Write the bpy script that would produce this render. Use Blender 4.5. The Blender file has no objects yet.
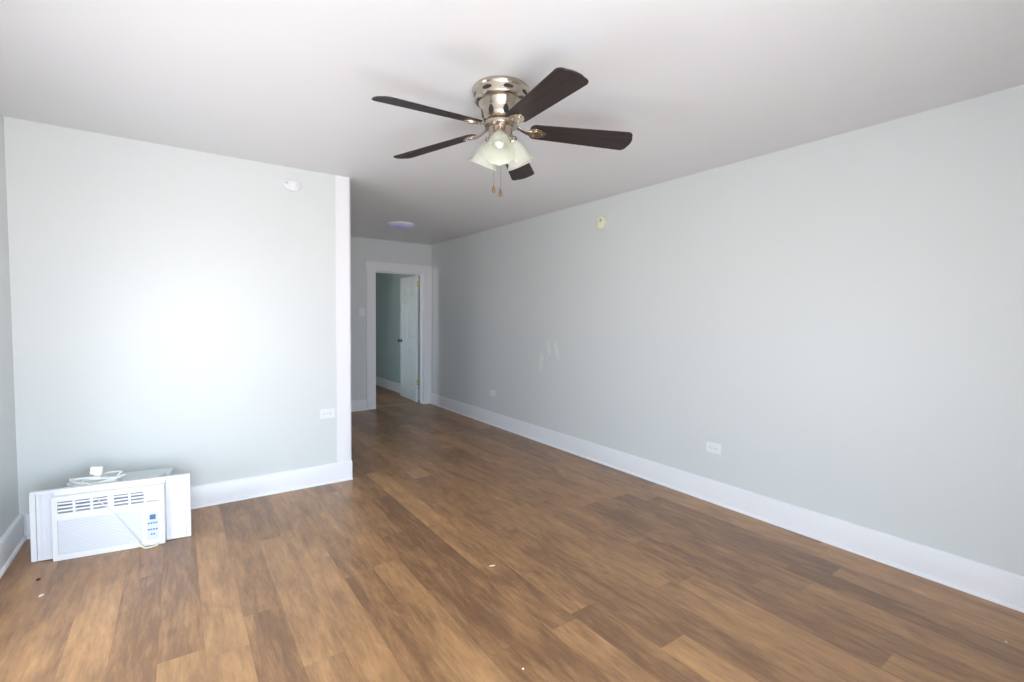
import bpy, bmesh, math, random
from mathutils import Vector, Matrix

C = bpy.context.scene.collection
S = bpy.context.scene
R = math.radians
PI = math.pi

# ------------------------------------------------------------------ camera, world, light, exposure
EYE = Vector((0, 0, 1.3351))
YAW, PITCH, ROLL = -0.6164, -0.048, 0.0118
fw = Vector((-math.sin(YAW) * math.cos(PITCH), math.cos(YAW) * math.cos(PITCH), math.sin(PITCH)))
rt = Vector((math.cos(YAW), math.sin(YAW), 0))
up = rt.cross(fw)
rt2 = rt * math.cos(ROLL) + up * math.sin(ROLL)
up2 = -rt * math.sin(ROLL) + up * math.cos(ROLL)
cam = bpy.data.cameras.new('camera')
cam.sensor_width = 36
cam.lens = 473.41 / 1024 * 36
cam.clip_start = 0.05
cam_o = bpy.data.objects.new('camera', cam)
C.objects.link(cam_o)
cam_o.matrix_world = Matrix(((rt2.x, up2.x, -fw.x, EYE.x), (rt2.y, up2.y, -fw.y, EYE.y),
                             (rt2.z, up2.z, -fw.z, EYE.z), (0, 0, 0, 1)))
S.camera = cam_o
S.view_settings.view_transform = 'Standard'
S.view_settings.look = 'None'
S.view_settings.gamma = 1
S.view_settings.use_curve_mapping = False
S.view_settings.exposure = 0.0

SKY = (0.73, 0.865, 1.0)
GROUND = (0.90, 0.89, 0.91)
SKY_STRENGTH = 15.6
world = bpy.data.worlds.new('world')
S.world = world
world.use_nodes = True
wn = world.node_tree
wn.nodes.clear()
w_out = wn.nodes.new('ShaderNodeOutputWorld')
w_bg = wn.nodes.new('ShaderNodeBackground')
w_tc = wn.nodes.new('ShaderNodeTexCoord')
w_sep = wn.nodes.new('ShaderNodeSeparateXYZ')
w_ramp = wn.nodes.new('ShaderNodeValToRGB')
wn.links.new(w_tc.outputs['Generated'], w_sep.inputs[0])
w_map = wn.nodes.new('ShaderNodeMath'); w_map.operation = 'MULTIPLY_ADD'
w_map.inputs[1].default_value = 0.5; w_map.inputs[2].default_value = 0.5
wn.links.new(w_sep.outputs['Z'], w_map.inputs[0])
wn.links.new(w_map.outputs[0], w_ramp.inputs[0])
w_ramp.color_ramp.elements[0].position = 0.46
w_ramp.color_ramp.elements[0].color = (*GROUND, 1)
w_ramp.color_ramp.elements[1].position = 0.53
w_ramp.color_ramp.elements[1].color = (*SKY, 1)
wn.links.new(w_ramp.outputs[0], w_bg.inputs[0])
w_bg.inputs[1].default_value = SKY_STRENGTH
wn.links.new(w_bg.outputs[0], w_out.inputs[0])

# room numbers (metres); camera stands at x = y = 0
XR, XL, YB, YS, XS, H = 3.21, -0.777, 6.692, 3.896, 1.148, 2.44
YF = -0.45          # wall behind the camera
YFAR = 10.2         # end of the room beyond the doorway
XFL = 0.9           # its left wall
T = 0.13
DX0, DX1, DZ = 2.327, 3.075, 1.985
WIN_F = (-0.66, 1.02, 0.05, 1.80)     # front wall window: x0 x1 z0 z1
WIN_L = (2.10, 2.72, 0.30, 1.40)     # left wall window: y0 y1 z0 z1
WIN_K = (5.3, 5.7, 1.4, 1.9)          # kitchen end window in the left wall
WIN_FAR = (7.05, 7.68, 0.9, 1.65)        # far room window


def portal(name, loc, rot, sx, sy):
    l = bpy.data.lights.new(name, 'AREA')
    l.shape = 'RECTANGLE'; l.size = sx; l.size_y = sy
    l.cycles.is_portal = True
    o = bpy.data.objects.new(name, l)
    C.objects.link(o); o.location = loc; o.rotation_euler = rot
    return o


portal('daylight_portal', ((WIN_F[0] + WIN_F[1]) / 2, YF - T, (WIN_F[2] + WIN_F[3]) / 2), (R(90), 0, 0),
       WIN_F[1] - WIN_F[0], WIN_F[3] - WIN_F[2])
portal('daylight_portal', (XL - T, (WIN_L[0] + WIN_L[1]) / 2, (WIN_L[2] + WIN_L[3]) / 2), (0, R(-90), 0),
       WIN_L[3] - WIN_L[2], WIN_L[1] - WIN_L[0])
portal('daylight_portal', (XL - T, (WIN_K[0] + WIN_K[1]) / 2, (WIN_K[2] + WIN_K[3]) / 2), (0, R(-90), 0),
       WIN_K[3] - WIN_K[2], WIN_K[1] - WIN_K[0])
portal('daylight_portal', (XFL - T, (WIN_FAR[0] + WIN_FAR[1]) / 2, (WIN_FAR[2] + WIN_FAR[3]) / 2), (0, R(-90), 0),
       WIN_FAR[3] - WIN_FAR[2], WIN_FAR[1] - WIN_FAR[0])


# ------------------------------------------------------------------ materials
def mat(name, col, rough=0.5, metal=0.0, spec=0.5, bump=None, coat=0.0, var=None):
    m = bpy.data.materials.new(name)
    m.use_nodes = True
    nt = m.node_tree
    b = nt.nodes['Principled BSDF']
    b.inputs['Base Color'].default_value = (*col, 1)
    b.inputs['Roughness'].default_value = rough
    b.inputs['Metallic'].default_value = metal
    b.inputs['Specular IOR Level'].default_value = spec
    b.inputs['Coat Weight'].default_value = coat
    tc = nt.nodes.new('ShaderNodeTexCoord')
    if var:                                  # (scale, amount) slow variation of the paint itself
        n = nt.nodes.new('ShaderNodeTexNoise'); n.inputs['Scale'].default_value = var[0]
        n.inputs['Detail'].default_value = 3
        nt.links.new(tc.outputs['Object'], n.inputs['Vector'])
        mx = nt.nodes.new('ShaderNodeMix'); mx.data_type = 'RGBA'
        mx.inputs[6].default_value = (*[c * (1 - var[1]) for c in col], 1)
        mx.inputs[7].default_value = (*[min(1, c * (1 + var[1])) for c in col], 1)
        nt.links.new(n.outputs['Fac'], mx.inputs[0])
        nt.links.new(mx.outputs[2], b.inputs['Base Color'])
    if bump:
        n = nt.nodes.new('ShaderNodeTexNoise'); n.inputs['Scale'].default_value = bump[0]
        n.inputs['Detail'].default_value = 4
        nt.links.new(tc.outputs['Object'], n.inputs['Vector'])
        bp = nt.nodes.new('ShaderNodeBump'); bp.inputs['Strength'].default_value = bump[1]
        bp.inputs['Distance'].default_value = 0.01
        nt.links.new(n.outputs['Fac'], bp.inputs['Height'])
        nt.links.new(bp.outputs[0], b.inputs['Normal'])
    return m


WALL = (0.705, 0.736, 0.735)
M_wall = mat('wall_paint', WALL, 0.40, spec=0.5, bump=(6, 0.06), var=(1.3, 0.015))
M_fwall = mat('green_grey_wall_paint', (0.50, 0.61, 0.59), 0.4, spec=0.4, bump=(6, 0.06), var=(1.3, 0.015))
M_ceil = mat('ceiling_paint', (0.79, 0.80, 0.82), 0.5, spec=0.35, bump=(3, 0.08), var=(1.5, 0.015))
M_trim = mat('trim_paint', (0.86, 0.86, 0.89), 0.35, bump=(14, 0.05))
M_door = mat('door_paint', (0.80, 0.86, 0.84), 0.35, bump=(20, 0.04))
M_plate = mat('white_plastic', (0.84, 0.85, 0.88), 0.35, bump=(60, 0.02))
M_slot = mat('dark_slot', (0.28, 0.28, 0.30), 0.6, bump=(60, 0.02))
M_greyslot = mat('grey_slot', (0.42, 0.43, 0.46), 0.6, bump=(60, 0.02))
M_cream = mat('aged_plastic', (0.80, 0.79, 0.62), 0.45, var=(30, 0.04))
M_nickel = mat('brushed_nickel', (0.54, 0.47, 0.395), 0.27, metal=1.0, bump=(160, 0.03))
M_vent = mat('vent_shadow_black', (0.03, 0.026, 0.022), 0.5, bump=(40, 0.05))
M_brass = mat('brass', (0.66, 0.57, 0.34), 0.3, metal=1.0, bump=(90, 0.03))
M_fob = mat('wooden_fob', (0.20, 0.12, 0.06), 0.35, var=(40, 0.2))
M_knob = mat('dark_knob_metal', (0.16, 0.16, 0.15), 0.3, metal=0.9, bump=(90, 0.02))
M_strip = mat('aluminium_threshold', (0.42, 0.42, 0.38), 0.4, metal=0.4, bump=(90, 0.04))
M_ac = mat('conditioner_white', (0.84, 0.85, 0.88), 0.35, bump=(50, 0.02))
M_acgrey = mat('conditioner_pale_grey', (0.78, 0.80, 0.85), 0.45, bump=(50, 0.02))
M_case = mat('painted_steel_case', (0.62, 0.68, 0.68), 0.4, bump=(30, 0.04))
M_dark = mat('vent_gap_violet_grey', (0.30, 0.30, 0.38), 0.6, bump=(40, 0.02))
M_panelblue = mat('control_label_blue', (0.66, 0.72, 0.88), 0.4, bump=(50, 0.01))
M_btn = mat('button_blue', (0.10, 0.17, 0.36), 0.4, bump=(50, 0.01))
M_cord = mat('cord_offwhite', (0.82, 0.83, 0.81), 0.5, bump=(80, 0.04))
M_cordy = mat('cord_yellowed', (0.80, 0.77, 0.62), 0.5, bump=(80, 0.04))
M_crumb = mat('plaster_crumb', (0.80, 0.76, 0.68), 0.8, bump=(200, 0.3))
M_crumbd = mat('dark_crumb', (0.05, 0.03, 0.02), 0.8, bump=(200, 0.3))
M_lens = mat('lamp_lens', (0.62, 0.62, 0.95), 0.3, bump=(60, 0.02))
M_bulb = mat('bulb_glass_white', (0.9, 0.9, 0.86), 0.25, bump=(60, 0.01))
M_outside = mat('window_frame_paint', (0.8, 0.8, 0.8), 0.5, bump=(14, 0.05))


def nd(nt, kind, **kw):
    n = nt.nodes.new(kind)
    for k, v in kw.items():
        if k.startswith('i_'):
            key = k[2:]
            n.inputs[int(key) if key.isdigit() else key].default_value = v
        else:
            setattr(n, k, v)
    return n


def blade_material():
    m = mat('espresso_blade_wood', (0.035, 0.026, 0.024), 0.5, spec=0.38)
    nt = m.node_tree; b = nt.nodes['Principled BSDF']
    tc = nd(nt, 'ShaderNodeTexCoord'); mp = nd(nt, 'ShaderNodeMapping')
    mp.inputs['Scale'].default_value = (3, 40, 20)
    nt.links.new(tc.outputs['Object'], mp.inputs[0])
    n = nd(nt, 'ShaderNodeTexNoise', i_Scale=1.5, i_Detail=6.0)
    nt.links.new(mp.outputs[0], n.inputs['Vector'])
    r = nd(nt, 'ShaderNodeValToRGB')
    r.color_ramp.elements[0].position = 0.3; r.color_ramp.elements[0].color = (0.020, 0.015, 0.0145, 1)
    r.color_ramp.elements[1].position = 0.75; r.color_ramp.elements[1].color = (0.040, 0.029, 0.027, 1)
    nt.links.new(n.outputs['Fac'], r.inputs[0]); nt.links.new(r.outputs[0], b.inputs['Base Color'])
    return m


M_blade = blade_material()


def shade_material():
    m = bpy.data.materials.new('frosted_shade_glass'); m.use_nodes = True
    nt = m.node_tree; nt.nodes.clear()
    out = nd(nt, 'ShaderNodeOutputMaterial')
    p = nd(nt, 'ShaderNodeBsdfPrincipled')
    p.inputs['Base Color'].default_value = (0.86, 0.87, 0.80, 1)
    p.inputs['Roughness'].default_value = 0.28
    t = nd(nt, 'ShaderNodeBsdfTranslucent'); t.inputs[0].default_value = (0.88, 0.89, 0.80, 1)
    tr = nd(nt, 'ShaderNodeBsdfTransparent'); tr.inputs[0].default_value = (0.93, 0.96, 0.88, 1)
    tc = nd(nt, 'ShaderNodeTexCoord'); sp = nd(nt, 'ShaderNodeSeparateXYZ')
    nz = nd(nt, 'ShaderNodeTexNoise', i_Scale=30.0)
    nt.links.new(tc.outputs['Object'], nz.inputs['Vector'])
    bp = nd(nt, 'ShaderNodeBump', i_Strength=0.08); nt.links.new(nz.outputs['Fac'], bp.inputs['Height'])
    nt.links.new(bp.outputs[0], p.inputs['Normal'])
    m1 = nd(nt, 'ShaderNodeMixShader', i_0=0.45); m2 = nd(nt, 'ShaderNodeMixShader', i_0=0.12)
    nt.links.new(p.outputs[0], m1.inputs[1]); nt.links.new(t.outputs[0], m1.inputs[2])
    nt.links.new(m1.outputs[0], m2.inputs[1]); nt.links.new(tr.outputs[0], m2.inputs[2])
    nt.links.new(m2.outputs[0], out.inputs[0])
    return m


M_shade = shade_material()


def floor_material():
    m = bpy.data.materials.new('vinyl_plank_floor'); m.use_nodes = True
    nt = m.node_tree; b = nt.nodes['Principled BSDF']
    L = nt.links.new
    W, LEN = 0.152, 1.22
    tc = nd(nt, 'ShaderNodeTexCoord'); sp = nd(nt, 'ShaderNodeSeparateXYZ'); L(tc.outputs['Object'], sp.inputs[0])

    def mth(op, a, bb=None, c=None):
        n = nd(nt, 'ShaderNodeMath', operation=op)
        for i, v in enumerate((a, bb, c)):
            if v is None: continue
            if isinstance(v, (int, float)): n.inputs[i].default_value = v
            else: L(v, n.inputs[i])
        return n.outputs[0]
    u = mth('DIVIDE', mth('SUBTRACT', sp.outputs['X'], 0.067), W)
    col = mth('FLOOR', u)
    wn1 = nd(nt, 'ShaderNodeTexWhiteNoise', noise_dimensions='1D'); L(col, wn1.inputs['W'])
    v = mth('ADD', mth('DIVIDE', sp.outputs['Y'], LEN), mth('MULTIPLY', wn1.outputs['Value'], 7.31))
    row = mth('FLOOR', v)
    cmb = nd(nt, 'ShaderNodeCombineXYZ'); L(col, cmb.inputs[0]); L(row, cmb.inputs[1])
    wn2 = nd(nt, 'ShaderNodeTexWhiteNoise', noise_dimensions='3D'); L(cmb.outputs[0], wn2.inputs['Vector'])
    # grain, shifted per plank
    sc = nd(nt, 'ShaderNodeVectorMath', operation='MULTIPLY'); L(tc.outputs['Object'], sc.inputs[0])
    sc.inputs[1].default_value = (1.0, 0.13, 1.0)
    off = nd(nt, 'ShaderNodeVectorMath', operation='SCALE'); L(wn2.outputs['Color'], off.inputs[0]); off.inputs['Scale'].default_value = 30
    ad = nd(nt, 'ShaderNodeVectorMath', operation='ADD'); L(sc.outputs[0], ad.inputs[0]); L(off.outputs[0], ad.inputs[1])
    g1 = nd(nt, 'ShaderNodeTexNoise', i_Scale=16.0, i_Detail=5.0, i_Roughness=0.6, i_Distortion=0.5); L(ad.outputs[0], g1.inputs['Vector'])
    g2 = nd(nt, 'ShaderNodeTexNoise', i_Scale=60.0, i_Detail=7.0, i_Roughness=0.75); L(ad.outputs[0], g2.inputs['Vector'])
    sc3 = nd(nt, 'ShaderNodeVectorMath', operation='MULTIPLY'); L(ad.outputs[0], sc3.inputs[0]); sc3.inputs[1].default_value = (1, 3, 1)
    g3 = nd(nt, 'ShaderNodeTexNoise', i_Scale=6.0, i_Detail=3.0, i_Roughness=0.5, i_Distortion=1.2); L(sc3.outputs[0], g3.inputs['Vector'])
    f = mth('ADD', mth('MULTIPLY', wn2.outputs['Value'], 0.17), mth('MULTIPLY', g1.outputs['Fac'], 0.38))
    f = mth('ADD', f, mth('MULTIPLY', g2.outputs['Fac'], 0.44))
    f = mth('ADD', f, mth('MULTIPLY', g3.outputs['Fac'], 0.32))
    f = mth('SUBTRACT', f, 0.155)
    rp = nd(nt, 'ShaderNodeValToRGB'); L(f, rp.inputs[0])
    e = rp.color_ramp.elements
    e[0].position = 0.15; e[0].color = (0.100, 0.050, 0.026, 1)
    e[1].position = 0.85; e[1].color = (0.70, 0.40, 0.165, 1)
    a = e.new(0.40); a.color = (0.222, 0.111, 0.051, 1)
    a = e.new(0.60); a.color = (0.430, 0.228, 0.098, 1)
    # seams
    fu = mth('FRACT', u); fv = mth('FRACT', v)
    du = mth('MULTIPLY', mth('MINIMUM', fu, mth('SUBTRACT', 1.0, fu)), W)
    dv = mth('MULTIPLY', mth('MINIMUM', fv, mth('SUBTRACT', 1.0, fv)), LEN)
    d = mth('MINIMUM', du, dv)
    seam = mth('LESS_THAN', d, 0.0011)
    mx = nd(nt, 'ShaderNodeMix', data_type='RGBA'); L(mth('MULTIPLY', seam, 0.22), mx.inputs[0]); L(rp.outputs[0], mx.inputs[6])
    mx.inputs[7].default_value = (0.05, 0.03, 0.02, 1)
    L(mx.outputs[2], b.inputs['Base Color'])
    L(mth('ADD', mth('MULTIPLY', g1.outputs['Fac'], 0.16), 0.26), b.inputs['Roughness'])
    b.inputs['Specular IOR Level'].default_value = 0.62
    bp = nd(nt, 'ShaderNodeBump', i_Strength=0.10); bp.inputs['Distance'].default_value = 0.002
    L(mth('SUBTRACT', g2.outputs['Fac'], mth('MULTIPLY', seam, 1.5)), bp.inputs['Height'])
    L(bp.outputs[0], b.inputs['Normal'])
    return m


M_floor = floor_material()


# ------------------------------------------------------------------ mesh helpers
def obj(name, bm, m, parent=None, smooth=True, kind=None, loc=None, rotz=None, bevel=0.0, label=None):
    me = bpy.data.meshes.new(name)
    bmesh.ops.recalc_face_normals(bm, faces=bm.faces)
    bm.to_mesh(me); bm.free()
    for mm in (m if isinstance(m, (list, tuple)) else [m]):
        me.materials.append(mm)
    o = bpy.data.objects.new(name, me)
    C.objects.link(o)
    if parent: o.parent = parent
    if loc: o.location = loc
    if rotz is not None: o.rotation_euler = (0, 0, rotz)
    if kind: o['kind'] = kind
    if label: o['label'] = label
    if bevel:
        md = o.modifiers.new('bevel', 'BEVEL'); md.width = bevel; md.segments = 3
        md.limit_method = 'ANGLE'; md.angle_limit = R(50)
    if smooth:
        for p in me.polygons: p.use_smooth = True
        try: me.set_sharp_from_angle(angle=R(35))
        except Exception: pass
    return o


def thing(name, label, cat, loc=(0, 0, 0), rot=(0, 0, 0), group=None):
    o = bpy.data.objects.new(name, None)
    o.empty_display_size = 0.05
    C.objects.link(o); o.location = loc; o.rotation_euler = rot
    o['label'] = label; o['category'] = cat
    if group: o['group'] = group
    return o


def tag(o, label, cat, group=None):
    o['label'] = label; o['category'] = cat
    if group: o['group'] = group
    return o


def box(bm, x0, x1, y0, y1, z0, z1, mi=0):
    v = [bm.verts.new((x, y, z)) for x in (x0, x1) for y in (y0, y1) for z in (z0, z1)]
    for f in ((0, 1, 3, 2), (4, 6, 7, 5), (0, 4, 5, 1), (2, 3, 7, 6), (0, 2, 6, 4), (1, 5, 7, 3)):
        bm.faces.new([v[i] for i in f]).material_index = mi
    return v


def lathe(bm, prof, n=48, mat4=None, close=False, scallop=None):
    """prof: list of (r, z); optionally transformed"""
    rings = []
    for k, (r, z) in enumerate(prof):
        ring = []
        for i in range(n):
            a = 2 * PI * i / n
            rr = r * (1 + (scallop(k, a) if scallop else 0))
            p = Vector((rr * math.cos(a), rr * math.sin(a), z))
            if mat4: p = mat4 @ p
            ring.append(bm.verts.new(p))
        rings.append(ring)
    for a, b in zip(rings, rings[1:]):
        for i in range(n):
            bm.faces.new((a[i], a[(i + 1) % n], b[(i + 1) % n], b[i]))
    if close:
        bm.faces.new(rings[0][::-1]); bm.faces.new(rings[-1])
    return rings


def tube(bm, pts, r, n=8, closed=False):
    pts = [Vector(p) for p in pts]
    rings = []
    N = len(pts)
    prev = None
    for i, p in enumerate(pts):
        if closed: d = pts[(i + 1) % N] - pts[i - 1]
        else: d = pts[min(i + 1, N - 1)] - pts[max(i - 1, 0)]
        d.normalize()
        ref = prev if prev is not None else (Vector((0, 0, 1)) if abs(d.z) < 0.9 else Vector((1, 0, 0)))
        a = (ref - d * ref.dot(d)).normalized()
        prev = a
        b = d.cross(a)
        rr = r(i / max(1, N - 1)) if callable(r) else r
        rings.append([bm.verts.new(p + (a * math.cos(2 * PI * k / n) + b * math.sin(2 * PI * k / n)) * rr) for k in range(n)])
    for i in range(N if closed else N - 1):
        a, b = rings[i], rings[(i + 1) % N]
        for k in range(n):
            bm.faces.new((a[k], a[(k + 1) % n], b[(k + 1) % n], b[k]))
    if not closed:
        bm.faces.new(rings[0][::-1]); bm.faces.new(rings[-1])


def spline(pts, sub=8):
    """Catmull-Rom through the points"""
    P = [Vector(p) for p in pts]
    P = [P[0] * 2 - P[1]] + P + [P[-1] * 2 - P[-2]]
    out = []
    for i in range(1, len(P) - 2):
        for k in range(sub):
            t = k / sub
            a, b, c, d = P[i - 1], P[i], P[i + 1], P[i + 2]
            out.append(0.5 * ((2 * b) + (c - a) * t + (2 * a - 5 * b + 4 * c - d) * t * t + (3 * b - a - 3 * c + d) * t ** 3))
    out.append(P[-2])
    return out


def prism(bm, outline, z0, z1, mat4=None):
    a = []; b = []
    for x, y in outline:
        p, q = Vector((x, y, z0)), Vector((x, y, z1))
        if mat4: p, q = mat4 @ p, mat4 @ q
        a.append(bm.verts.new(p)); b.append(bm.verts.new(q))
    n = len(a)
    bm.faces.new(a[::-1]); bm.faces.new(b)
    for i in range(n):
        bm.faces.new((a[i], a[(i + 1) % n], b[(i + 1) % n], b[i]))


def rrect(cx, cy, w, h, r, seg=5):
    pts = []
    for sx, sy, a0 in ((1, 1, 0), (-1, 1, 90), (-1, -1, 180), (1, -1, 270)):
        for k in range(seg + 1):
            a = R(a0 + 90 * k / seg)
            pts.append((cx + sx * (w / 2 - r) + r * math.cos(a), cy + sy * (h / 2 - r) + r * math.sin(a)))
    return pts


def struct(name, bm, m, **kw):
    kw.setdefault('smooth', False)
    return obj(name, bm, m, kind='structure', **kw)


def wall_with_opening(bm, axis, at0, at1, a0, a1, z1, op):
    """axis 'x': the wall runs along x between a0, a1 and is at0..at1 thick in y"""
    o0, o1, oz0, oz1 = op

    def b(p0, p1, q0, q1):
        if p1 - p0 < 1e-4 or q1 - q0 < 1e-4: return
        if axis == 'x': box(bm, p0, p1, at0, at1, q0, q1)
        else: box(bm, at0, at1, p0, p1, q0, q1)
    b(a0, o0, 0, z1); b(o1, a1, 0, z1); b(o0, o1, 0, oz0); b(o0, o1, oz1, z1)


# ------------------------------------------------------------------ room shell
bm = bmesh.new(); box(bm, XL - T, XR + T, YF - T, YFAR + T, -0.10, 0.0)
struct('floor', bm, M_floor)
bm = bmesh.new(); box(bm, XL - T, XR + T, YF - T, YFAR + T, H, H + 0.12)
struct('ceiling', bm, M_ceil)


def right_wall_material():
    """the wall paint with a few pale streaks of reflected light painted into its colour"""
    m = mat('wall_paint_with_light_streaks', WALL, 0.40, spec=0.5, bump=(6, 0.06))
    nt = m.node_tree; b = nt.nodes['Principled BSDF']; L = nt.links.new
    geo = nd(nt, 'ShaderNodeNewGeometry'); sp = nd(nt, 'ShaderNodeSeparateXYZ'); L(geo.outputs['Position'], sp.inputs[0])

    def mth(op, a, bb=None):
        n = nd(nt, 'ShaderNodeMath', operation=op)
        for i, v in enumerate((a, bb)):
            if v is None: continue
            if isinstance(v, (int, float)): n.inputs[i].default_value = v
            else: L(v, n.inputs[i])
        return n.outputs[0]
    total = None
    for (cy, cz, ry, rz, shear) in LIGHT_STREAKS:
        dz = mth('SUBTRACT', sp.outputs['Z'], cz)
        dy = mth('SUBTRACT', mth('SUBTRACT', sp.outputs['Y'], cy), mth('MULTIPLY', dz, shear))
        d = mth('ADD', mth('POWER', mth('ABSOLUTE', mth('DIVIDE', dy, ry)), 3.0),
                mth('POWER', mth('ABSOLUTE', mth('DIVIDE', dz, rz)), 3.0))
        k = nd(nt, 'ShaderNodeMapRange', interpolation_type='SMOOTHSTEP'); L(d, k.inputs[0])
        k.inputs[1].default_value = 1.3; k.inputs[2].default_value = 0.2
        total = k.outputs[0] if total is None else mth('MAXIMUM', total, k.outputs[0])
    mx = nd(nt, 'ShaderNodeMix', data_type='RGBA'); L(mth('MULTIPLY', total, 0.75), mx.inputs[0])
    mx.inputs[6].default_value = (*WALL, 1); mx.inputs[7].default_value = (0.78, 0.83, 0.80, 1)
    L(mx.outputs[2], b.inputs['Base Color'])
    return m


LIGHT_STREAKS = [(3.98, 0.87, 0.035, 0.11, -0.10), (3.86, 1.03, 0.030, 0.085, 0.25), (3.73, 1.01, 0.030, 0.10, 0.30)]  # streaks of reflected light, painted as paler wall colour
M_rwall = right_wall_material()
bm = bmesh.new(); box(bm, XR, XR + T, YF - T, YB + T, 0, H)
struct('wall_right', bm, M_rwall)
bm = bmesh.new(); box(bm, XR, XR + T, YB + T, YFAR + T, 0, H)
struct('wall_far_right', bm, M_fwall)


def left_wall():
    bm = bmesh.new()
    ys = [YF - T, WIN_L[0], WIN_L[1], WIN_K[0], WIN_K[1], YB + T]
    for i in range(5):
        a, b = ys[i], ys[i + 1]
        w = {1: WIN_L, 3: WIN_K}.get(i)
        if w:
            box(bm, XL - T, XL, a, b, 0, w[2]); box(bm, XL - T, XL, a, b, w[3], H)
        else:
            box(bm, XL - T, XL, a, b, 0, H)
    return bm


struct('wall_left', left_wall(), M_wall)
bm = bmesh.new(); wall_with_opening(bm, 'x', YF - T, YF, XL, XR, H, WIN_F)
struct('wall_front', bm, M_wall)
bm = bmesh.new(); box(bm, XL, XS - 0.004, YS, YS + T, 0, H)
struct('wall_middle', bm, M_wall)
bm = bmesh.new(); wall_with_opening(bm, 'x', YB, YB + T, XL, XR, H, (DX0 - 0.015, DX1 + 0.015, 0, DZ + 0.015))
struct('wall_back', bm, M_wall)
bm = bmesh.new(); box(bm, XFL - T, XR, YFAR, YFAR + T, 0, H)
struct('wall_far', bm, M_fwall)
bm = bmesh.new(); wall_with_opening(bm, 'y', XFL - T, XFL, YB + T, YFAR, H, WIN_FAR)
struct('wall_far_left', bm, M_fwall)


# windows (behind and beside the camera, and round the corners): frame with a sash and a sill
def window(name, axis, at, w, side):
    a0, a1, z0, z1 = w
    bm = bmesh.new()

    def b(p0, p1, q0, q1, t0, t1):
        lo, hi = sorted((at + side * t0, at + side * t1))
        if axis == 'x': box(bm, p0, p1, lo, hi, q0, q1)
        else: box(bm, lo, hi, p0, p1, q0, q1)
    c = 0.045
    for (p0, p1, q0, q1) in ((a0, a0 + c, z0, z1), (a1 - c, a1, z0, z1), (a0 + c, a1 - c, z0, z0 + c), (a0 + c, a1 - c, z1 - c, z1)):
        b(p0, p1, q0, q1, -0.10, -0.02)
    mz = (z0 + z1) / 2; mc = (a0 + a1) / 2
    b(a0 + c, a1 - c, mz - 0.02, mz + 0.02, -0.08, -0.04)
    if a1 - a0 > 1.4:
        b(mc - 0.03, mc + 0.03, z0 + c, mz - 0.02, -0.09, -0.03)
        b(mc - 0.03, mc + 0.03, mz + 0.02, z1 - c, -0.09, -0.03)
    o = struct(name, bm, M_outside)
    bm = bmesh.new()
    k = 0.09
    for (p0, p1, q0, q1) in ((a0 - k, a0, z0 - k, z1 + k), (a1, a1 + k, z0 - k, z1 + k), (a0, a1, z1, z1 + k), (a0, a1, z0 - k, z0)):
        b(p0, p1, q0, q1, 0.0, 0.018)
    obj('window_casing', bm, M_trim, o, smooth=False)
    return o


window('window_1', 'x', YF, WIN_F, 1)
window('window_2', 'y', XL, WIN_L, 1)
window('window_3', 'y', XL, WIN_K, 1)
window('window_4', 'y', XFL, WIN_FAR, 1)


# baseboards: tall flat board with an eased top and a quarter-round shoe
def base_profile(h=0.155, t=0.018, shoe=0.014):
    p = [(0, 0), (t + shoe, 0)]
    for k in range(1, 6):
        a = R(90 * k / 5)
        p.append((t + shoe * math.cos(a), 0.002 + shoe * math.sin(a)))
    p += [(t, h - 0.012), (t - 0.004, h - 0.004), (t - 0.009, h), (0, h)]
    return p


def baseboard(name, p0, p1, normal, h=0.155):
    """runs from p0 to p1 (x, y) against the wall, standing out along normal"""
    bm = bmesh.new()
    n = Vector((*normal, 0)); prof = base_profile(h)
    ends = []
    for p in (p0, p1):
        ends.append([bm.verts.new(Vector((p[0], p[1], 0)) + n * a + Vector((0, 0, z))) for a, z in prof])
    k = len(prof)
    for i in range(k):
        bm.faces.new((ends[0][i], ends[0][(i + 1) % k], ends[1][(i + 1) % k], ends[1][i]))
    bm.faces.new(ends[0][::-1]); bm.faces.new(ends[1])
    return struct(name, bm, M_trim, smooth=True)


baseboard('baseboard_right', (XR, YF), (XR, YB - 0.022), (-1, 0), 0.160)
baseboard('baseboard_middle', (XL + 0.033, YS), (XS + 0.008, YS), (0, -1), 0.152)
baseboard('baseboard_left', (XL, YF), (XL, YS), (1, 0), 0.150)
baseboard('baseboard_back', (XL, YB), (DX0 - 0.131, YB), (0, -1), 0.155)
baseboard('baseboard_front', (XL + 0.033, YF), (XR - 0.033, YF), (0, 1), 0.155)
baseboard('baseboard_far', (XR, YB + T + 0.02), (XR, YFAR), (-1, 0), 0.155)

# corner board on the free end of the middle wall
bm = bmesh.new()
box(bm, XS - 0.110, XS, YS - 0.007, YS - 0.0005, 0.152, H)
box(bm, XS - 0.003, XS + 0.004, YS - 0.007, YS + T, 0.0, H)
struct('trim_1', bm, M_trim)

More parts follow.
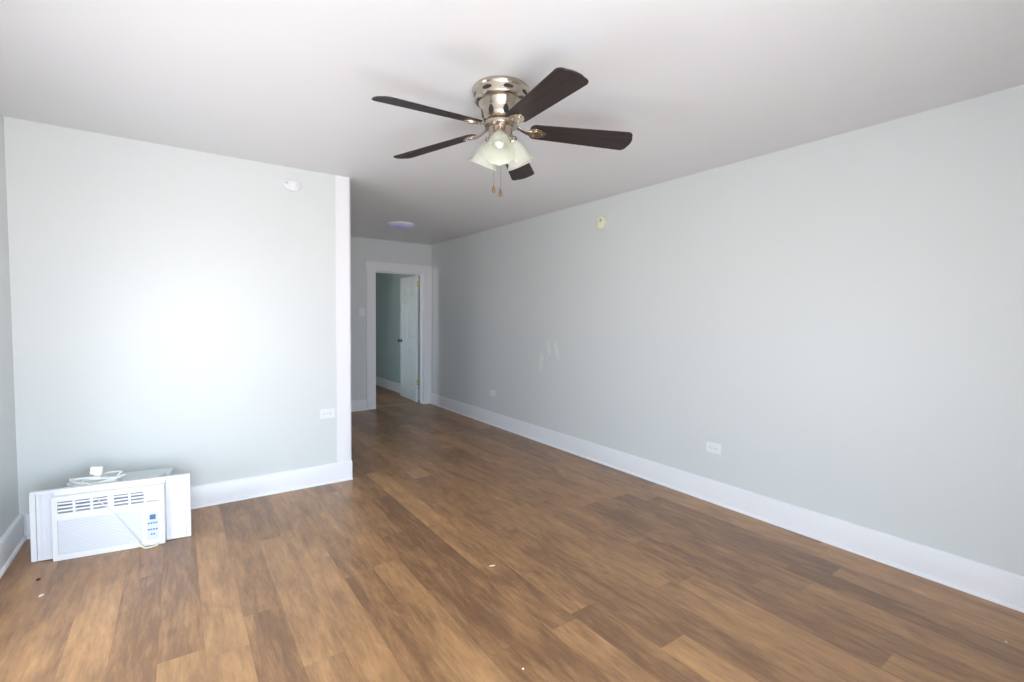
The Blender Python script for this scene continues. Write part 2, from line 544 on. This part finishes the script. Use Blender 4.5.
# door casing, jambs and stop
bm = bmesh.new()
cw = 0.128
box(bm, DX0 - cw, DX0 + 0.004, YB - 0.022, YB, 0, DZ + 0.004)
box(bm, DX1 - 0.004, XR - 0.001, YB - 0.022, YB, 0, DZ + 0.004)
box(bm, DX0 - cw - 0.012, XR - 0.001, YB - 0.024, YB, DZ + 0.004, DZ + 0.132)
struct('trim_2', bm, M_trim, bevel=0.004, smooth=True)
bm = bmesh.new()
box(bm, DX0 - 0.014, DX0, YB - 0.002, YB + T + 0.002, 0, DZ)
box(bm, DX1, DX1 + 0.014, YB - 0.002, YB + T + 0.002, 0, DZ)
box(bm, DX0 - 0.014, DX1 + 0.014, YB - 0.002, YB + T + 0.002, DZ, DZ + 0.014)
box(bm, DX0, DX0 + 0.012, YB + 0.05, YB + 0.085, 0, DZ)
box(bm, DX1 - 0.012, DX1, YB + 0.05, YB + 0.085, 0, DZ)
box(bm, DX0 + 0.012, DX1 - 0.012, YB + 0.05, YB + 0.085, DZ - 0.012, DZ)
struct('trim_3', bm, M_trim)
# metal strip across the doorway
bm = bmesh.new()
prism(bm, [(-0.022, 0.0005), (-0.017, 0.005), (0, 0.0075), (0.017, 0.005), (0.022, 0.0005)], DX0 + 0.001, DX1 - 0.001,
      Matrix(((0, 0, 1, 0), (1, 0, 0, YB + 0.115), (0, 1, 0, 0), (0, 0, 0, 1))))
struct('trim_4', bm, M_strip)


# six-panel door, swung open into the far room
def door():
    w, h, t = DX1 - DX0 - 0.006, DZ - 0.018, 0.035
    bm = bmesh.new()
    core = 0.0135
    box(bm, 0, w, -t / 2 + core, t / 2 - core, 0, h)
    st = 0.105; mid = 0.09
    cols = [(st, (w - mid) / 2), ((w + mid) / 2, w - st)]
    rails = [0.0, 0.20, 0.835, 0.985, 1.575, 1.665, h - 0.115, h]
    rows = [(0.20, 0.835), (0.985, 1.575), (1.665, h - 0.115)]
    for s in (-1, 1):
        y0, y1 = sorted((s * (t / 2 - core), s * t / 2))
        box(bm, 0, st, y0, y1, 0, h); box(bm, w - st, w, y0, y1, 0, h)
        for z0, z1 in ((0, 0.20), (0.835, 0.985), (1.575, 1.665), (h - 0.115, h)):
            box(bm, st, w - st, y0, y1, z0, z1)
        for z0, z1 in rows:
            box(bm, (w - mid) / 2, (w + mid) / 2, y0, y1, z0, z1)
            for x0, x1 in cols:                       # raised field with sloped edges
                e, g = 0.012, 0.035
                a = [bm.verts.new((x, s * (t / 2 - core), z)) for x, z in ((x0 + e, z0 + e), (x1 - e, z0 + e), (x1 - e, z1 - e), (x0 + e, z1 - e))]
                b = [bm.verts.new((x, s * (t / 2 - 0.002), z)) for x, z in ((x0 + g, z0 + g), (x1 - g, z0 + g), (x1 - g, z1 - g), (x0 + g, z1 - g))]
                bm.faces.new(b)
                for i in range(4): bm.faces.new((a[i], a[(i + 1) % 4], b[(i + 1) % 4], b[i]))
    d = struct('door_1', bm, M_door)
    for s in (-1, 1):
        bm = bmesh.new()
        mm = Matrix.Translation((w - 0.062, s * t / 2, 0.93)) @ Matrix.Rotation(R(-90 * s), 4, 'X')
        lathe(bm, [(0.001, 0), (0.031, 0), (0.031, 0.005), (0.014, 0.009), (0.012, 0.026), (0.021, 0.034), (0.027, 0.045),
                   (0.026, 0.056), (0.017, 0.064), (0.001, 0.066)], 24, mm)
        obj('door_knob', bm, M_knob, d, label='dark metal door knob')
    for z in (0.31, h - 0.13):
        bm = bmesh.new()
        box(bm, 0.0, -0.003, -0.006 - t / 2, t / 2 - 0.008, z - 0.045, z + 0.045)
        lathe(bm, [(0.0065, z - 0.05), (0.0065, z + 0.05)], 12, Matrix.Translation((-0.004, -t / 2 - 0.004, 0)), close=True)
        obj('hinge', bm, M_brass, d, label='brass hinge')
    return d


d1 = door()
d1.location = (DX1 - 0.028, YB + T + 0.020, 0.010)
d1.rotation_euler = (0, 0, R(87))


# ------------------------------------------------------------------ ceiling fan
FX, FY = 1.30, 1.95
fan = thing('ceiling_fan', 'brushed nickel hugger ceiling fan with five dark blades and three frosted bell lamps', 'ceiling fan', (FX, FY, H))
# local z = 0 is the ceiling
bm = bmesh.new()
lathe(bm, [(0.001, -0.0005), (0.132, -0.0005), (0.137, -0.006), (0.138, -0.016), (0.134, -0.022), (0.131, -0.028), (0.1305, -0.056),
           (0.127, -0.064), (0.118, -0.071), (0.110, -0.074), (0.107, -0.080), (0.104, -0.090), (0.0985, -0.100),
           (0.0945, -0.112), (0.0925, -0.128), (0.090, -0.140), (0.083, -0.152), (0.072, -0.158), (0.001, -0.158)], 64)
housing = obj('motor_housing', bm, M_nickel, fan)


def oval_on_cylinder(bm, r, ang, z, hw, hh, tilt=0.0, n=20, lift=0.0015, pinch=0.0):
    """a thin oval pad wrapped round a cylinder/cone of radius r at height z (tilt = dr/dz)"""
    front = []; back = []
    for i in range(n):
        a = 2 * PI * i / n
        du, dz = hw * math.cos(a), hh * math.sin(a)
        du *= 1 + pinch * math.sin(a)
        for lst, l in ((front, lift), (back, -0.004)):
            rr = r + tilt * dz + l
            aa = ang + du / r
            lst.append(bm.verts.new((rr * math.cos(aa), rr * math.sin(aa), z + dz)))
    bm.faces.new(front); bm.faces.new(back[::-1])
    for i in range(n):
        bm.faces.new((front[i], front[(i + 1) % n], back[(i + 1) % n], back[i]))


for k in range(8):
    bm = bmesh.new()
    oval_on_cylinder(bm, 0.1307, R(45 * k + 26), -0.043, 0.024, 0.0095)
    obj('vent_slot', bm, M_vent, housing, label='dark oval vent slot')
for k in range(8):
    bm = bmesh.new()
    oval_on_cylinder(bm, 0.0918, R(45 * k + 26), -0.126, 0.0125, 0.020, tilt=0.12, pinch=-0.35, lift=0.0022)
    obj('vent_slot', bm, M_vent, housing, label='dark teardrop vent slot')

bm = bmesh.new()
lathe(bm, [(0.02, -0.159), (0.070, -0.159), (0.079, -0.163), (0.081, -0.172), (0.078, -0.181), (0.066, -0.185), (0.02, -0.185)], 48)
obj('flywheel', bm, M_nickel, fan)
bm = bmesh.new()
lathe(bm, [(0.02, -0.1845), (0.0605, -0.186), (0.0605, -0.190), (0.058, -0.192), (0.058, -0.232), (0.060, -0.235), (0.060, -0.240),
           (0.050, -0.250), (0.030, -0.258), (0.012, -0.262), (0.010, -0.270), (0.001, -0.273)], 48)
obj('switch_housing', bm, M_nickel, fan)

BLADE_Z = -0.194
R0, R1 = 0.143, 0.658
PITCH_B = -14.0


def blade_mesh():
    bm = bmesh.new()
    out = []
    w0, w1 = 0.053, 0.072
    # rounded root, flared sides, squarish tip with rounded corners
    rc = 0.030
    for k in range(9):
        a = R(180 + 90 - 90 * k / 8 * 1.0)
        out.append((R0 + 0.028 + 0.028 * math.cos(R(270 - 90 * k / 8)), -w0 + 0.028 + 0.028 * math.sin(R(270 - 90 * k / 8))))
    for k in range(9):
        a = R(180 - 90 * k / 8)
        out.append((R0 + 0.028 + 0.028 * math.cos(a), w0 - 0.028 + 0.028 * math.sin(a)))
    for k in range(9):
        a = R(90 - 90 * k / 8)
        out.append((R1 - 0.010 - rc + rc * math.cos(a), w1 - rc + rc * math.sin(a)))
    out.append((R1 - 0.002, w1 * 0.30)); out.append((R1, 0)); out.append((R1 - 0.002, -w1 * 0.30))
    for k in range(9):
        a = R(0 - 90 * k / 8)
        out.append((R1 - 0.010 - rc + rc * math.cos(a), -w1 + rc + rc * math.sin(a)))
    prism(bm, out[::-1], 0, 0.006, Matrix.Translation((0, 0, BLADE_Z)) @ Matrix.Rotation(R(PITCH_B), 4, 'X'))
    return bm


def iron_mesh():
    bm = bmesh.new()
    RX = Matrix.Translation((0, 0, BLADE_Z)) @ Matrix.Rotation(R(PITCH_B), 4, 'X')
    # curved arm from the flywheel down and out
    pts = spline([(0.066, 0, -0.176), (0.085, 0, -0.180), (0.103, 0.0, -0.189), (0.124, 0, -0.197), (0.152, 0, -0.201)], 6)
    N = len(pts); ra = []
    for i, p in enumerate(pts):
        d = (pts[min(i + 1, N - 1)] - pts[max(i - 1, 0)]).normalized()
        nrm = Vector((-d.z, 0, d.x))
        t = i / (N - 1)
        hw = 0.019 - 0.008 * math.sin(PI * t); ht = 0.0035
        tw = Matrix.Rotation(R(PITCH_B) * t, 4, 'X')
        ra.append([bm.verts.new(p + tw.to_3x3() @ (Vector((0, s * hw, 0)) + nrm * u * ht)) for s, u in ((-1, -1), (1, -1), (1, 1), (-1, 1))])
    for a, b in zip(ra, ra[1:]):
        for k in range(4): bm.faces.new((a[k], a[(k + 1) % 4], b[(k + 1) % 4], b[k]))
    bm.faces.new(ra[0][::-1]); bm.faces.new(ra[-1])
    # leaf-shaped medallion under the blade
    out = []
    for i in range(32):
        a = 2 * PI * i / 32
        out.append((0.178 + 0.044 * math.cos(a), 0.034 * math.sin(a) * (1 - 0.25 * math.cos(a))))
    prism(bm, out, -0.0065, -0.0004, RX)
    inner = [(0.178 + (x - 0.178) * 0.62, y * 0.62) for x, y in out]
    prism(bm, inner, -0.0095, -0.0062, RX)
    for sx, sy in ((0.162, 0.016), (0.162, -0.016), (0.202, 0)):
        lathe(bm, [(0.005, -0.012), (0.005, -0.009)], 10, RX @ Matrix.Translation((sx, sy, 0)), close=True)
    return bm


A0 = 187.3
ROLL_EXTRA = [0, 0, 6, 0, 0]
DROOP = [5.6, 3.8, 2.6, 2.4, 4.6]        # degrees each blade sags; the order is that of AZ
AZ = [187.3, 115.3, 260.8, 331.6, 43.3]
b0 = obj('blade', blade_mesh(), M_blade, fan, bevel=0.0015, rotz=R(A0))
i0 = obj('blade_arm', iron_mesh(), M_nickel, b0, bevel=0.001, label='brushed nickel arm and medallion')


def place_blade(o, az, droop, roll=0):
    piv = Matrix.Translation((0.10, 0, -0.185))
    o.matrix_local = Matrix.Rotation(R(az), 4, 'Z') @ piv @ Matrix.Rotation(R(droop), 4, 'Y') @ Matrix.Rotation(R(roll), 4, 'X') @ piv.inverted()


place_blade(b0, AZ[0], DROOP[0])
for k in range(1, 5):
    c = b0.copy(); C.objects.link(c); c.parent = fan; place_blade(c, AZ[k], DROOP[k], ROLL_EXTRA[k])
    d = i0.copy(); C.objects.link(d); d.parent = c


def shade_profile():
    o = [(0.022, 0.000), (0.031, 0.008), (0.040, 0.020), (0.047, 0.036), (0.0515, 0.054), (0.0555, 0.072), (0.0605, 0.088), (0.068, 0.101), (0.0735, 0.107)]
    return o


def lamp(az, tilt=26):
    M4 = Matrix.Rotation(R(az), 4, 'Z') @ Matrix.Translation((0.050, 0, -0.217)) @ Matrix.Rotation(R(180 - tilt), 4, 'Y')
    # after this rotation local +z points down and outward
    bm = bmesh.new()
    lathe(bm, [(0.001, -0.02), (0.016, -0.02), (0.017, 0.0), (0.020, 0.006), (0.027, 0.010), (0.029, 0.016), (0.029, 0.030), (0.027, 0.033), (0.001, 0.033)], 28, M4)
    s = obj('lamp_holder', bm, M_nickel, fan)
    M5 = M4 @ Matrix.Translation((0, 0, 0.024))
    bm = bmesh.new()
    pr = shade_profile()
    pr = [(r, z * 1.10) for r, z in pr]
    inner = [(r - 0.0028, z + (0.0015 if i == 0 else 0)) for i, (r, z) in enumerate(pr)][::-1]
    full = pr + inner

    def sc(k, a):
        kk = k if k < len(pr) else 2 * len(pr) - 1 - k
        t = max(0.0, (kk - 4) / 4)
        return 0.035 * t * math.cos(10 * a)
    lathe(bm, full, 80, M5, scallop=sc)
    obj('lamp_shade', bm, M_shade, s, label='frosted cream glass bell shade')
    bm = bmesh.new()
    lathe(bm, [(0.001, 0.006), (0.012, 0.006), (0.013, 0.025), (0.018, 0.036), (0.0225, 0.050), (0.0225, 0.060), (0.018, 0.071), (0.010, 0.077), (0.001, 0.079)], 24, M5)
    obj('light_bulb', bm, M_bulb, s, label='white light bulb')
    return s


for az in (232, 349, 109):
    lamp(az)


def chain(az, r, z1, fobz):
    x, y = r * math.cos(R(az)), r * math.sin(R(az))
    bm = bmesh.new()
    z = -0.246
    k = 0
    tube(bm, [(x, y, -0.236), (x, y, fobz)], 0.0007, 6)
    while z > fobz:
        bmesh.ops.create_icosphere(bm, subdivisions=1, radius=0.0017, matrix=Matrix.Translation((x, y, z)))
        z -= 0.0042
    c = obj('pull_chain', bm, M_nickel, fan)
    bm = bmesh.new()
    lathe(bm, [(0.001, 0.004), (0.003, 0.002), (0.0045, -0.004), (0.0085, -0.016), (0.0095, -0.024), (0.0075, -0.031), (0.003, -0.035), (0.001, -0.036)], 16,
          Matrix.Translation((x, y, fobz)))
    obj('chain_fob', bm, M_fob, c, label='small wooden fob')


chain(98, 0.050, 0, -0.450)
chain(55, 0.050, 0, -0.464)

# ------------------------------------------------------------------ flush ceiling light in the passage
lt = thing('ceiling_light', 'small flat flush ceiling light with bluish lens near the doorway', 'ceiling light', (2.195, 5.40, H))
bm = bmesh.new(); lathe(bm, [(0.001, -0.0005), (0.150, -0.0005), (0.155, -0.006), (0.155, -0.016), (0.150, -0.020), (0.001, -0.020)], 48)
obj('base', bm, M_plate, lt)
bm = bmesh.new(); lathe(bm, [(0.146, -0.0205), (0.147, -0.030), (0.138, -0.042), (0.115, -0.050), (0.070, -0.055), (0.001, -0.057)], 48)
obj('lens', bm, M_lens, lt, label='bluish translucent lens')


# ------------------------------------------------------------------ things on the walls (built facing -y: x right, z up, y = 0 on the wall)
def outlet(loc, rz, label, plate=M_plate):
    t = thing('power_outlet', label, 'outlet', loc, (0, 0, rz))
    bm = bmesh.new(); prism(bm, rrect(0, 0, 0.118, 0.074, 0.004), 0.0004, 0.006, Matrix(((1, 0, 0, 0), (0, 0, -1, 0), (0, 1, 0, 0), (0, 0, 0, 1))))
    obj('cover_plate', bm, plate, t, bevel=0.0015)
    FM = Matrix(((1, 0, 0, 0), (0, 0, -1, 0), (0, 1, 0, 0), (0, 0, 0, 1)))
    for s in (-1, 1):
        bm = bmesh.new(); prism(bm, rrect(s * 0.0225, 0, 0.029, 0.034, 0.010), 0.0055, 0.0085, FM)
        f = obj('socket_face', bm, M_plate, t, bevel=0.0006)
        bm = bmesh.new()
        for dz in (-0.0065, 0.0065):
            box(bm, s * 0.0225 - 0.002, s * 0.0225 + 0.006, -0.0090, -0.0080, dz - 0.0013, dz + 0.0013)
        lathe(bm, [(0.0024, 0.0080), (0.0024, 0.0090)], 10, FM @ Matrix.Translation((s * 0.0225 - 0.0085, 0, 0)), close=True)
        obj('socket_slots', bm, M_slot, f, label='dark plug slots')
    bm = bmesh.new(); lathe(bm, [(0.003, 0.005), (0.003, 0.0072), (0.001, 0.0078)], 12, FM, close=True)
    obj('screw', bm, M_greyslot, t)
    return t


FMx = Matrix(((1, 0, 0, 0), (0, 0, -1, 0), (0, 1, 0, 0), (0, 0, 0, 1)))
outlet((0.966, YS, 0.560), 0, 'white power outlet low beside the white corner board of the near wall')
outlet((XR, 1.944, 0.399), R(-90), 'white power outlet on the long right wall, nearest the camera')
outlet((XR, 4.935, 0.398), R(-90), 'white power outlet on the long right wall, nearest the doorway')

t = thing('light_switch', 'white light switch on the grey wall left of the doorway', 'light switch', (2.135, YB, 1.40))
bm = bmesh.new(); prism(bm, rrect(0, 0, 0.074, 0.118, 0.004), 0.0004, 0.006, FMx); obj('cover_plate', bm, M_plate, t, bevel=0.0015)
bm = bmesh.new(); prism(bm, rrect(0, 0, 0.011, 0.025, 0.001), 0.0055, 0.0075, FMx); prism(bm, rrect(0, 0.004, 0.008, 0.010, 0.001), 0.0075, 0.015, FMx)
obj('toggle', bm, M_plate, t)
for s in (-1, 1):
    bm = bmesh.new(); lathe(bm, [(0.003, 0.0055), (0.003, 0.0072)], 10, FMx @ Matrix.Translation((0, s * 0.03, 0)), close=True)
    obj('screw', bm, M_greyslot, t)

# oblong detector high on the near wall
t = thing('carbon_monoxide_alarm', 'white oblong alarm mounted high on the near wall', 'alarm', (0.717, YS, 2.305))
bm = bmesh.new()
out = [(-0.060, 0.006), (-0.052, 0.030), (-0.040, 0.036), (0.030, 0.036), (0.050, 0.026), (0.062, 0.006), (0.062, -0.016), (0.048, -0.034),
       (0.028, -0.040), (-0.010, -0.038), (-0.042, -0.026), (-0.057, -0.010)]
prism(bm, [(p[0], p[1]) for p in out], 0.0004, 0.024, FMx)
bd = obj('body', bm, M_plate, t, bevel=0.006)
bm = bmesh.new(); lathe(bm, [(0.024, 0.022), (0.023, 0.030), (0.018, 0.033), (0.001, 0.034)], 24, FMx @ Matrix.Translation((0.022, -0.004, 0)))
obj('test_button', bm, M_plate, t)
bm = bmesh.new()
for k in range(3): box(bm, -0.046, -0.022, -0.0255, -0.0235, 0.006 + k * 0.007, 0.0085 + k * 0.007)
obj('sounder_slots', bm, M_greyslot, t, label='grey sounder slots')

# round yellowed smoke alarm on the right wall
t = thing('smoke_alarm', 'round yellowed smoke alarm high on the long right wall', 'alarm', (XR, 3.12, 2.222), (0, 0, R(-90)))
bm = bmesh.new(); lathe(bm, [(0.001, 0.0005), (0.064, 0.0005), (0.066, 0.004), (0.066, 0.012), (0.001, 0.012)], 48, FMx); obj('base', bm, M_cream, t)
bm = bmesh.new(); lathe(bm, [(0.062, 0.0122), (0.062, 0.022), (0.057, 0.030), (0.045, 0.035), (0.020, 0.037), (0.001, 0.0375)], 48, FMx)
cv = obj('cover', bm, M_cream, t)
bm = bmesh.new(); lathe(bm, [(0.0125, 0.034), (0.0125, 0.040), (0.001, 0.041)], 24, FMx @ Matrix.Translation((0.018, 0.016, 0)))
obj('test_button', bm, M_greyslot, cv, label='grey test button')
bm = bmesh.new()
for k in range(4): box(bm, -0.02, 0.02, -0.0385, -0.034, -0.012 - k * 0.007, -0.009 - k * 0.007)
obj('sounder_slots', bm, M_cream, cv)

# ------------------------------------------------------------------ window air conditioner on the floor
ac = thing('window_air_conditioner', 'white window air conditioner standing on the floor in the corner', 'air conditioner',
           (-0.321, 3.400, 0.0), (0, 0, R(-8.2)))
BW, BH = 0.245, 0.350            # half width and height of the front bezel
# case behind
bm = bmesh.new(); box(bm, -0.240, 0.240, 0.052, 0.375, 0.004, 0.345)
case = obj('steel_case', bm, M_case, ac, bevel=0.006, label='pale grey-green painted steel case')
bm = bmesh.new()
for k in range(7): box(bm, 0.2398, 0.2408, 0.10 + k * 0.03, 0.115 + k * 0.03, 0.12, 0.26)
obj('case_louvres', bm, M_dark, case, label='dark louvre slots')
bm = bmesh.new(); box(bm, 0.205, 0.238, 0.10, 0.115, 0.345, 0.385); box(bm, 0.205, 0.238, 0.115, 0.130, 0.345, 0.348)
obj('top_bracket', bm, M_greyslot, case, label='small dark bracket')

# front bezel: a shell with openings for the vent and the intake
bm = bmesh.new()
yf, yb = 0.0, 0.052
VX0, VX1, VZ0, VZ1 = -0.222, 0.226, 0.258, 0.322
GX0, GX1, GZ0, GZ1 = -0.224, 0.140, 0.034, 0.222
fr = 0.0
def fb(x0, x1, z0, z1, ya=yf, ybk=yb): box(bm, x0, x1, ya, ybk, z0, z1)
fb(-BW, BW, VZ1, BH); fb(-BW, BW, GZ1, VZ0); fb(-BW, BW, 0.002, GZ0)
fb(-BW, VX0, VZ0, VZ1); fb(VX1, BW, VZ0, VZ1)
fb(-BW, GX0, GZ0, GZ1); fb(GX1, BW, GZ0, GZ1)
bmesh.ops.remove_doubles(bm, verts=bm.verts, dist=1e-5)
bezel = obj('front_bezel', bm, M_ac, ac, smooth=False)
# cells of the air outlet, three to the left bank and three to the right
bm = bmesh.new(); box(bm, VX0, VX1, 0.030, 0.034, VZ0, VZ1)
obj('outlet_back', bm, M_dark, bezel, label='dark recess behind the louvres', smooth=False)
cells = [(-0.222, -0.160), (-0.148, -0.086), (-0.074, -0.012), (0.016, 0.080), (0.092, 0.150), (0.162, 0.222)]
ends = [VX0] + [v for c in cells for v in c] + [VX1]
for i in range(0, len(ends), 2):
    if ends[i + 1] - ends[i] > 0.001:
        bm = bmesh.new(); box(bm, ends[i], ends[i + 1], 0.003, 0.030, VZ0, VZ1)
        obj('louvre_divider', bm, M_ac, bezel, smooth=False)
for ci, (x0, x1) in enumerate(cells):
    bm = bmesh.new()
    n = 3
    for k in range(n):
        z = VZ0 + 0.004 + (k + 0.5) * (VZ1 - VZ0 - 0.006) / n
        closed = ci == 5
        hh = 0.0090 if closed else 0.0048
        a = [(x0, 0.006, z + hh * 0.8 - 0.001), (x0, 0.024, z - hh - 0.002)]
        v = []
        for x in (x0 + 0.0005, x1 - 0.0005):
            for (yy, zz) in ((0.005, z + hh), (0.005, z - hh), (0.024, z - hh - 0.003), (0.024, z + hh - 0.003)):
                v.append(bm.verts.new((x, yy, zz)))
        for f in ((0, 1, 2, 3), (7, 6, 5, 4), (0, 4, 5, 1), (1, 5, 6, 2), (2, 6, 7, 3), (3, 7, 4, 0)):
            bm.faces.new([v[j] for j in f])
    obj('louvre', bm, M_ac, bezel, smooth=False)
# intake grille with fine horizontal bars
bm = bmesh.new()
box(bm, GX0, GX1, 0.0085, 0.012, GZ0, GZ1)
nb = 22
for k in range(nb):
    z = GZ0 + (k + 0.5) * (GZ1 - GZ0) / nb
    box(bm, GX0 + 0.001, GX1 - 0.001, 0.004, 0.009, z - 0.0026, z + 0.0026)
obj('intake_grille', bm, M_acgrey, bezel, smooth=False, label='pale grey slatted intake grille')
# control panel
bm = bmesh.new(); prism(bm, rrect(0.190, 0.112, 0.082, 0.196, 0.008), -0.0005, 0.005, FMx); cp = obj('control_panel', bm, M_ac, ac, bevel=0.0012)
bm = bmesh.new(); prism(bm, rrect(0.190, 0.116, 0.056, 0.160, 0.004), 0.0048, 0.0062, FMx); obj('control_label', bm, M_panelblue, cp, label='pale blue control label')
bm = bmesh.new(); prism(bm, rrect(0.191, 0.170, 0.028, 0.028, 0.002), 0.0060, 0.0075, FMx); obj('display', bm, M_btn, cp, label='dark blue display window')
for z, xs in ((0.135, (0.172, 0.184, 0.196, 0.208)), (0.098, (0.172, 0.184, 0.196, 0.208)), (0.070, (0.184, 0.196))):
    for x in xs:
        bm = bmesh.new(); prism(bm, rrect(x, z, 0.0085, 0.008, 0.002), 0.0060, 0.0078, FMx)
        obj('button', bm, M_btn, cp, label='small blue button')


# accordion side panels with their frames, and the top mounting rail
PX = {-1: 0.345, 1: 0.368}


def side_panel(s):
    bm = bmesh.new()
    x_in, x_out = s * (BW + 0.002), s * PX[s]
    xa, xb = sorted((x_in, x_out))
    z0, z1 = 0.003, 0.378
    # pleats
    n = 6
    xs = [x_in + (s * (PX[s] - 0.026) - x_in) * i / n for i in range(n + 1)]
    rows = []
    for i, x in enumerate(xs):
        y = 0.042 + (0.0025 if i % 2 else 0.0)
        rows.append([bm.verts.new((x, y, z0 + 0.006)), bm.verts.new((x, y, z1 - 0.01)), bm.verts.new((x, y + 0.002, z1 - 0.01)), bm.verts.new((x, y + 0.002, z0 + 0.006))])
    for a, b in zip(rows, rows[1:]):
        for k in range(4): bm.faces.new((a[k], a[(k + 1) % 4], b[(k + 1) % 4], b[k]))
    o = obj('side_panel', bm, M_acgrey, ac, smooth=False, label='pale pleated side panel')
    bm = bmesh.new()
    x0, x1 = sorted((s * (PX[s] - 0.024), s * PX[s]))
    box(bm, x0, x1, 0.036, 0.058, z0, z1)
    lo, hi = sorted((s * 0.248, s * (PX[s] - 0.024)))
    box(bm, lo, hi, 0.036, 0.058, z0, z0 + 0.008)
    obj('panel_frame', bm, M_ac, o, bevel=0.003, label='white panel frame')


for s in (-1, 1): side_panel(s)
bm = bmesh.new(); box(bm, -PX[-1], PX[1], 0.036, 0.062, 0.364, 0.381); box(bm, -0.245, 0.245, 0.030, 0.050, 0.350, 0.372)
obj('mounting_rail', bm, M_ac, ac, bevel=0.003)

# power cord: bundled on top, hanging across the front, looping at the floor
rnd = random.Random(4)
bm = bmesh.new()
pts = []
for k in range(64):
    a = 2 * PI * k / 16
    w = 1 + 0.12 * rnd.uniform(-1, 1)
    pts.append((-0.093 + 0.116 * w * math.cos(a), 0.150 + 0.050 * w * math.sin(a), 0.350 + 0.011 * (k // 16) + 0.012 * math.sin(a * 1.7) + 0.012))
sp = spline(pts, 4)
tube(bm, sp, 0.0052, 7)
tail = spline([pts[-1], (-0.13, 0.09, 0.400), (-0.12, 0.055, 0.396), (-0.085, 0.020, 0.386), (-0.060, -0.010, 0.330), (0.010, -0.014, 0.235), (0.075, -0.014, 0.125), (0.125, -0.016, 0.040)], 6)
tube(bm, tail, 0.0027, 7)
obj('power_cord', bm, M_cord, ac, label='off-white power cord')
bm = bmesh.new()
lp = spline([(0.125, -0.016, 0.040), (0.138, -0.020, 0.016), (0.160, -0.032, 0.0055), (0.190, -0.030, 0.0055), (0.210, -0.018, 0.0055), (0.214, -0.008, 0.010), (0.205, -0.006, 0.020)], 8)
tube(bm, lp, 0.0045, 8)
obj('cord_loop', bm, M_cordy, ac, label='yellowish cord loop at the floor')
bm = bmesh.new()
prism(bm, rrect(0, 0, 0.055, 0.045, 0.004), 0, 0.022, Matrix.Translation((-0.090, 0.155, 0.436)) @ Matrix.Rotation(R(8), 4, 'Y') @ FMx)
prism(bm, rrect(0, 0, 0.030, 0.030, 0.004), 0, 0.016, Matrix.Translation((-0.086, 0.152, 0.406)) @ FMx)
obj('plug', bm, M_ac, ac, bevel=0.002, label='white plug block')


# ------------------------------------------------------------------ bits of debris on the floor
def crumb(x, y, r, label, m=M_crumb, seed=0, flat=0.45, stretch=1.0, ang=0):
    rn = random.Random(seed)
    bm = bmesh.new()
    bmesh.ops.create_icosphere(bm, subdivisions=2, radius=r)
    for v in bm.verts:
        v.co *= 1 + rn.uniform(-0.22, 0.22)
        v.co.x *= stretch; v.co.z = max(v.co.z, -r * 0.5) * flat
    zmin = min(v.co.z for v in bm.verts)
    for v in bm.verts: v.co.z -= zmin
    o = obj('debris_crumb', bm, m, smooth=False, loc=(x, y, 0.0002), rotz=ang)
    tag(o, label, 'debris', 'bits of debris on the floor')

    return o


crumb(-0.589, 3.244, 0.009, 'dark crumb on the floor in front of the air conditioner', M_crumbd, 1)
crumb(-0.546, 3.049, 0.008, 'pale crumb on the floor in front of the air conditioner', M_crumb, 2, stretch=1.6, ang=1.0)
crumb(1.364, 2.086, 0.006, 'pale splinter-shaped crumb near the middle of the floor', M_crumb, 3, stretch=2.6, ang=-0.3)
crumb(1.054, 1.389, 0.0045, 'tiny pale crumb on the floor at the bottom centre of the photo', M_crumb, 4)
crumb(2.822, 0.364, 0.004, 'pale crumb on the floor near the right wall', M_crumb, 5, stretch=1.3)
